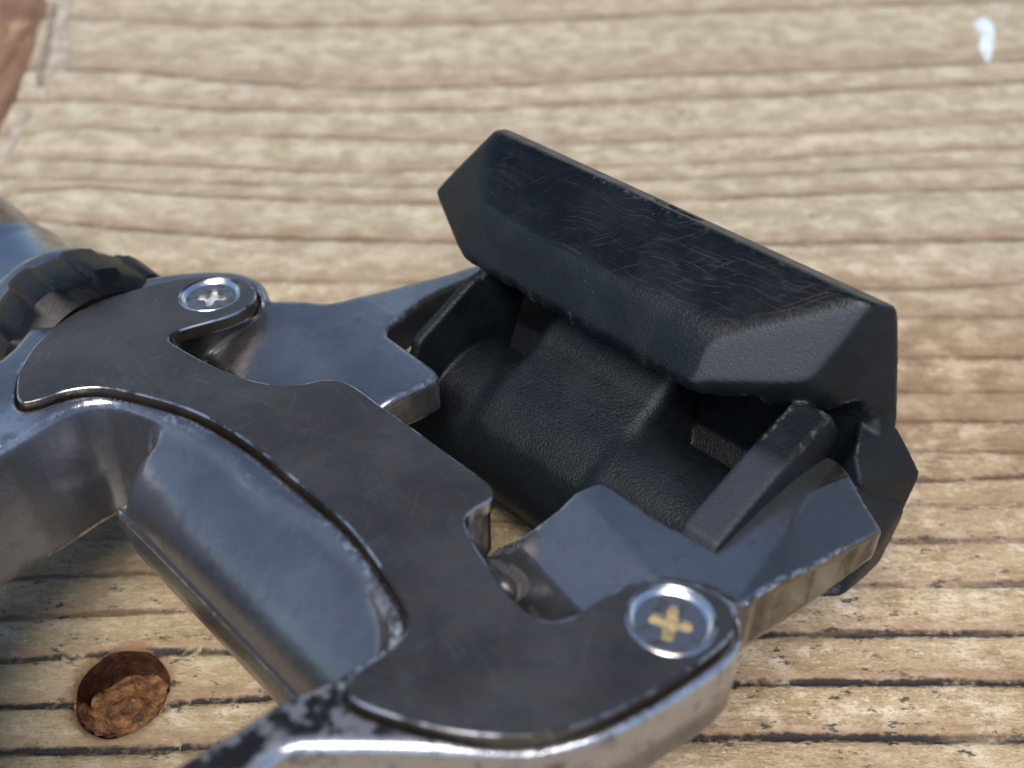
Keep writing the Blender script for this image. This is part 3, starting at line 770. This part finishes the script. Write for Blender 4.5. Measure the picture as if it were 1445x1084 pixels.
def build_body():
    g = Grid((-35, -46, -13), (31.5, 24, 0.4), 0.22)
    dPL = g.poly(PL); dO = g.poly(outer); dI = g.poly(opening)
    S, T, Z = g.S, g.T, g.Z
    dep = (z6 - Z)
    front = sstep(-5, -9, T)
    draft_o = .10 * dep * front; draft_i = .24 * dep * sstep(-6, -9, T)
    d = smax(dO - draft_o, -(dI) - draft_i, .5)
    # the front loop sinks towards the nose
    nose = .10 * np.maximum(-22 - T, 0) ** 1.25
    zb = -6 - 4.2 * sstep(-4, -10, T)
    slab = rext(d, Z + nose, -10.2, z6, .55)
    slab = np.maximum(slab, (zb - nose) - Z)
    # axle barrel showing below the plate's front edge
    br = np.sqrt((T + 8.3) ** 2 + (Z + 9.0) ** 2) - 7.9
    br = smax(br, np.maximum(S - 13.5, -13.4 - S), 1.2); br = np.maximum(br, Z + 1.4)
    fl = rext(np.maximum(np.maximum(S - 11.5, -14 - S), np.maximum(-16.15 - T, T + 6)), Z, -9.3, -6.9, .25)
    body = smin(slab, smin(br, fl, .25), .9)
    # rear arms and lugs, scooped where they meet the plate
    dip = .75 * np.exp(-(((S + 14.5) / 5.5) ** 2 + ((T - 0.4) / 2.2) ** 2))
    topL = -1.0 - .55 * np.log1p(np.exp((1.9 - T) * 1.6)) / 1.6 - dip - .18 * np.maximum(T - 9, 0) * .6 - .5 * sstep(-20, -24, S)
    aL = rext(g.poly(armL), Z, -5.4, 0.4, .35); aL = smax(aL, Z - topL, .55)
    aL = smax(aL, (-4.4 - .12 * np.maximum(T - 6, 0)) - Z, .5)
    tR = st(820, 703, -1); tR2 = st(908, 783, -1)
    nx_, ny_ = -(tR2[1] - tR[1]), (tR2[0] - tR[0]); LL = math.hypot(nx_, ny_)
    u = ((S - tR[0]) * nx_ + (T - tR[1]) * ny_) / LL                       # >0 beyond the crease
    topR = -.95 - .62 * np.maximum(-u, 0) - .6 * np.maximum(-u - 4.4, 0)
    topR = topR - .10 * np.maximum(u - 2.5, 0) * 0
    pb = st(1058, 817, -1); pi_ = st(1138, 706, -1)
    ex, ey = pi_[0] - pb[0], pi_[1] - pb[1]; EL = math.hypot(ex, ey)
    def below(p0, p1, p2):
        n_ = np.cross(np.array(p1) - p0, np.array(p2) - p0); n_ = n_ / np.linalg.norm(n_) * (1 if n_[2] > 0 else -1)
        return S * np.float32(n_[0]) + T * np.float32(n_[1]) + Z * np.float32(n_[2]) - np.float32(np.dot(n_, p0))
    aR = rext(g.poly(armR), Z, -9, 0.4, .22)
    aR = smax(aR, Z - topR, .30)
    aR = smax(aR, below((*st(1140, 700, -1), -1.0), (27.0, 10.7, -1.75), (28.0, 17.3, -2.9)), .16)          # polished outer bevel
    aR = smax(aR, below((*st(1113, 667, -1), -1.0), (*st(1144, 687, -1), -1.0), (*st(1164, 640, -1.7), -1.75)), .2)   # small facet at the tip
    aR = smax(aR, (-6.1 + .10 * np.maximum(T - 14, 0)) - Z, .5)
    # shallow hollow in the top of the right arm
    aR = smax(aR, 30.0 - np.sqrt((S - 21.0) ** 2 + (T - 6.0) ** 2 + (Z - 28.65) ** 2), .4)
    body = smin(body, aL, .55); body = smin(body, aR, .45)
    # seat of the plate, with a thin groove all round
    seat = rext(dPL - .24, Z, -1.35, 3, .1)
    body = smax(body, -seat, .10)
    # deep hollow behind the right notch, open towards the spring
    def masks(v, N):
        dpo = poly_sd(v[:, 0].astype(np.float32), v[:, 1].astype(np.float32), outer)
        dpl = poly_sd(v[:, 0].astype(np.float32), v[:, 1].astype(np.float32), PL)
        s_, t_, z_ = v.T
        front = sstep(6, 10, s_) * sstep(3, 1, t_) * np.maximum(sstep(20, 22, s_), sstep(-4, -7, t_))
        bare = np.maximum(front * sstep(-.9, -.25, dpo) * sstep(-4.5, -3, z_), .75 * sstep(-16.5, -19, t_) * sstep(-15, -18, s_) * sstep(-1.6, -.9, z_) * sstep(-24, -20, s_))
        blk = front * sstep(-.25, -.7, dpo) * sstep(.1, .5, dpl) * sstep(-1.6, -.9, z_) * sstep(-8, -13, t_)
        w_ = ((s_ - pb[0]) * ey - (t_ - pb[1]) * ex) / EL
        pol = sstep(-.1, .3, w_) * sstep(3.5, 5.5, t_) * sstep(20, 23, s_)
        return dict(bare=bare, blackened=blk, polish_refl=pol)
    return sdf_obj('body', g, body, M['cast'], pedal, masks)
build_body()

def circle(s0, t0, r, n=64): return np.array([(s0 + r * math.cos(2 * math.pi * k / n), t0 + r * math.sin(2 * math.pi * k / n)) for k in range(n)])
SC_NEAR = st(947, 874, 0); SC_FAR = st(297, 415, 0)
RH = 2.45
plate = curve_solid('top_plate', [PL, circle(*SC_NEAR, RH)[::-1], circle(*SC_FAR, RH)[::-1]], -1.2, 0.0, .16, M['plate'], pedal, 2, M['edge'])

def cross(s0, t0, rot, arm=1.25, w=.36):
    """rounded Phillips outline"""
    P = []
    for q in range(4):
        a = rot + q * math.pi / 2; c, s = math.cos(a), math.sin(a)
        for (x, y) in [(w * 1.15, w * 1.15), (arm * .8, w), (arm, w * .55), (arm, -w * .55), (arm * .8, -w)]:
            P.append((s0 + x * c - y * s, t0 + x * s + y * c))
    # order: per arm go from +y side to -y side => clockwise; reverse to be counter-clockwise
    out = []
    for q in range(4):
        out += P[q * 5:(q + 1) * 5][::-1]
    return smooth_loop(out, 3)
def screw(c, rot, gold):
    s0, t0 = c
    # bright chamfered washer face of the countersink, head top with the real cross-shaped cut, floor of the cut
    o = lathe_z([(RH + .03, -.16), (RH - .08, -.06), (2.12, -.34), (2.05, -.37), (1.9, -.36), (1.9, -1.1)], 64, s0, t0, 'screw', M['steel'], pedal)
    h = curve_solid('screw_head', [circle(s0, t0, 2.06), cross(s0, t0, rot)[::-1]], -.75, -.33, .05, M['screw'], o, 1)
    V = []; n = 24
    prof = [(1.75, -.70), (1.2, -.60), (.45, -.85), (.02, -.95)] if not gold else [(1.75, -.70), (1.2, -.52), (.5, -.72), (.02, -.8)]
    f = lathe_z(prof, 32, s0, t0, 'cross_recess', M['gold'] if gold else M['silver'], o)
    return o
screw(SC_NEAR, math.radians(28), True)
screw(SC_FAR, math.radians(45), False)

# --- rear binding
def build_latch():
    g = Grid((-19.5, 1.5, -26), (29.5, 29, 12.5), 0.22)
    S, T, Z = g.S, g.T, g.Z
    jaw = hull_sd(g, [(-12.7, 21.8, 11.2), (22.0, 21.2, 10.5), (-13.4, 23.8, 10.5), (22.9, 23.5, 9.5),
                      (-9.5, 17.0, 6.85), (13.3, 16.0, 6.1), (-10.6, 15.4, 2.8), (13.4, 14.5, 2.9), (-10.4, 15.9, 1.8), (13.2, 15.1, 1.6),
                      (-17.6, 18.8, 4.8), (-16.4, 19.6, 2.6), (20.3, 18.1, 4.5), (20.3, 19.2, 2.0), (25.0, 23.9, 0.2), (-17.0, 25.0, 1.0), (22, 26.5, 0), (-14, 27, 0)], .46)
    # ragged lower lip
    rag = .14 * np.sin(S * 1.9) * np.sin(S * .7 + 1) + .06 * np.sin(S * 4.3 + 2 * np.sin(S * .6)) * np.sin(S * .43)
    jaw = jaw + rag * np.exp(-((T - 15.3) / .8) ** 2 - ((Z - 1.9) / .9) ** 2)
    # hollow underneath
    holl = rext(g.poly_tz([(16.9, -3), (17.2, 1.9), (19.0, 4.8), (22.0, 4.2), (22.9, -3)]), S, -13.5, 17.2, .5)
    jaw = smax(jaw, -holl, .4)
    # elongated slot in the top edge
    sl = np.sqrt(np.maximum(np.abs(S - 5.6) - 1.7, 0) ** 2 + (T - 22.6) ** 2) - .42
    jaw = smax(jaw, -np.maximum(sl, 8.5 - Z), .1)
    # arch cut in the outboard end
    arch = rext(g.poly_tz([(20.2, -3), (20.4, 1.2), (20.9, 2.6), (21.6, 2.7), (22.2, 1.2), (22.6, -3)]), S, 19.8, 40, .3)
    jaw = smax(jaw, -arch, .25)
    K = 4.0
    S_, T_, Z_ = S + .77 * K, T - K, Z + 1.1 * K                      # the spring barrel sits this far down and back
    hub = smax(np.sqrt((T_ - 9.6) ** 2 + (Z_ + 5.6) ** 2) - 5.7, np.maximum(S_ - 23.0, -9.0 - S_), .6)
    web = rext(g.poly_tz([(a + K, b - 1.1 * K) for a, b in [(4.4, -4.6), (5.4, -2.2), (8.0, .0), (10.0, 1.2), (12.2, 2.3), (16, 5.5), (18, 5.5), (18, -7), (9, -9)]]), S_, .3, 13.4, 1.2)
    hub2 = smax(np.sqrt((T_ - 9.7) ** 2 + (Z_ + 5.6) ** 2) - 6.2, np.maximum(S_ - 22.6, 12.5 - S_), 1.2)
    f = smin(hub, web, 1.3); f = smin(f, hub2, .7)
    rr = [(6.2, -1.8), (7.0, -.8), (13.0, 1.1), (19, 2.6), (21, 0), (16, -11), (10, -9)]
    rib = rext(g.poly_tz(rr), S, 19.4, 22.2, .22)
    ribl = rext(g.poly_tz([(7.5, -2.6), (8.2, -1.0), (14.2, 2.0), (19, 2.5), (21, 0), (17, -10), (11, -9)]), S, -8.5, -7.5, .22)
    crease = np.abs(S - 19.25) - .14
    f = smax(f, -np.maximum(crease, 4.6 - np.sqrt((T_ - 9.6) ** 2 + (Z_ + 5.6) ** 2)), .1)
    f = smin(f, np.minimum(rib, ribl), .15)
    back = rext(g.poly_tz([(22.5, 6), (25, 5), (25.3, 0), (26, -7), (22, -17), (14, -16.5), (14, -14.5), (19, -12), (22.5, -7)]), S, -14, 19.0, .5)
    back = np.minimum(back, rext(g.poly_tz([(22.5, 6), (25, 5), (25.3, 0), (26, -7), (23.5, -9.5), (22.3, -8)]), S, -14, 23.4, .5))
    foot = hull_sd(g, [(24.8, 24.4, -.2), (27.0, 25.7, -4), (26.9, 24.7, -7.4), (26.0, 22.3, -6.4), (25.0, 20.3, -3.0), (23.8, 20.4, -.2), (22, 24, 1.2), (22, 25, -8), (22, 20, -8)], .22)
    shell = hull_sd(g, [(24.9, 19.9, -3.4), (25.9, 21.9, -6.8), (27.0, 24.6, -6.6), (27.05, 24.4, -7.6), (27.5, 21.2, -9.7), (27.9, 14.4, -7.2), (27.4, 16.8, -6.9), (26, 18.9, -5), (22, 15, -9), (22, 20, -3), (25.5, 12, -7.4), (22, 24, -9)], .3)
    foot = np.minimum(foot, shell)
    wall = hull_sd(g, [(22.8, 23.5, 8.8), (24.9, 23.9, .2), (24.7, 22.7, -1.2), (22.6, 22.4, 3), (21.2, 21.6, 4.2), (22.4, 25.0, 0), (20, 25, 8), (23.6, 22.4, -.5)], .25)
    foot = np.minimum(foot, smax(wall, -arch, .25))
    inner = rext(g.poly_tz([(18.4, -5), (18.6, 1.5), (19.4, 3.5), (20.5, 4.5), (20.4, -5)]), S, 20.5, 22.6, .4)
    f = np.minimum(np.minimum(f, back), np.minimum(jaw, foot))
    f = smin(f, rext(g.poly_tz([(8.6, -9.0), (9.2, -14.5), (12, -18.0), (17, -18.0), (16, -8)]), S, -9.5, 19.0, .6), .4)  # added black skirt below the barrel, hides and shades the wood in the gap
    f = np.minimum(f, rext(g.poly_tz([(13, -14.5), (24.5, -12), (24.5, -15), (13, -16.5)]), S, -12, 21.5, .4))  # added black floor, keeps the voids under the jaw dark
    keel = rext(g.poly_tz([(14, -13), (23, -12), (22, -24.0), (19, -24.0)]), S, -10, 8, .8)
    # rests on the board: cut by the board's plane
    c, s_ = math.cos(TILT), math.sin(TILT)
    yy = ((T + 32) - (S - 43)) * np.float32(R2)
    wz = -yy * s_ + (Z - HC) * c + H
    keel = smax(keel, .02 - wz, .3)
    f = smin(f, keel, .8)
    def masks(v, N):
        top = sstep(.55, .66, N[:, 2]) * sstep(16.5, 17.5, v[:, 1]) * sstep(4.5, 6.5, v[:, 2]) * sstep(22.3, 21.8, v[:, 1])
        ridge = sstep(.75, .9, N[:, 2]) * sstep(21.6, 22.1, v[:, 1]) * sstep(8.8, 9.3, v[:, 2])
        lit_f = sstep(.90, .965, N @ np.array([.30, -.86, .41])) * sstep(11, 13.5, v[:, 0]) * sstep(13.5, 14.2, v[:, 1]) * sstep(.17, .24, N[:, 0])  # outboard chamfer, painted lighter as if lit
        lit_f = np.maximum(lit_f, .75 * sstep(18.9, 19.6, v[:, 0]) * sstep(22.7, 22.3, v[:, 0]) * sstep(5.5, 6.5, v[:, 1]) * sstep(14.5, 13, v[:, 1]) * sstep(.5, .75, N[:, 2]) * sstep(-3, -2, v[:, 2]) * sstep(3, 2.5, v[:, 2]))  # top of the right rib, painted lighter as if lit
        return dict(worn=top, lit_facet=lit_f, ridge_sheen=ridge, jaw=sstep(1.0, 1.6, v[:, 2]) * sstep(13.8, 14.6, v[:, 1]), facet=np.stack([v[:, 0], (v[:, 1] + v[:, 2]) * .75, 0 * v[:, 2]], 1))
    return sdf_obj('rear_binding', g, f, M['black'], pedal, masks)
build_latch()

# --- axle end: splined lock nut and plated axle
AT, AZ = -7.9, -6.8
def spl(i, a):
    n = 10; q = (a * n / (2 * math.pi) + .28) % 1.0
    if i in (0, 1, 6): return 1.0
    return 1.0 + .062 * (sstep(.10, .20, q) - sstep(.56, .66, q)) - .02
lathe_s([(-29.5, 7.2), (-30.5, 8.0), (-31.2, 8.35), (-35.6, 8.35), (-36.1, 8.1), (-36.9, 7.9), (-36.9, 6.0)], 160, AT, AZ, 'lock_nut', M['nut'], pedal, spl, 30)
lathe_s([(-28, 5.0), (-36.5, 7.0), (-37.6, 7.5), (-38.6, 7.55), (-39.1, 7.2), (-39.8, 7.2), (-40.4, 5.7), (-48.0, 5.6), (-48.6, 5.7), (-50, 5.9), (-50.5, 5.6), (-60, 5.6), (-60.8, 4.9)], 72, AT, AZ, 'axle', M['chrome'], pedal)
zz = [to_world(stz_to_xyz((s, AT, AZ)))[2] for s in (-45, -60.5)]
print('axle centre height', zz)
print('done', round(time.time() - T0, 1))
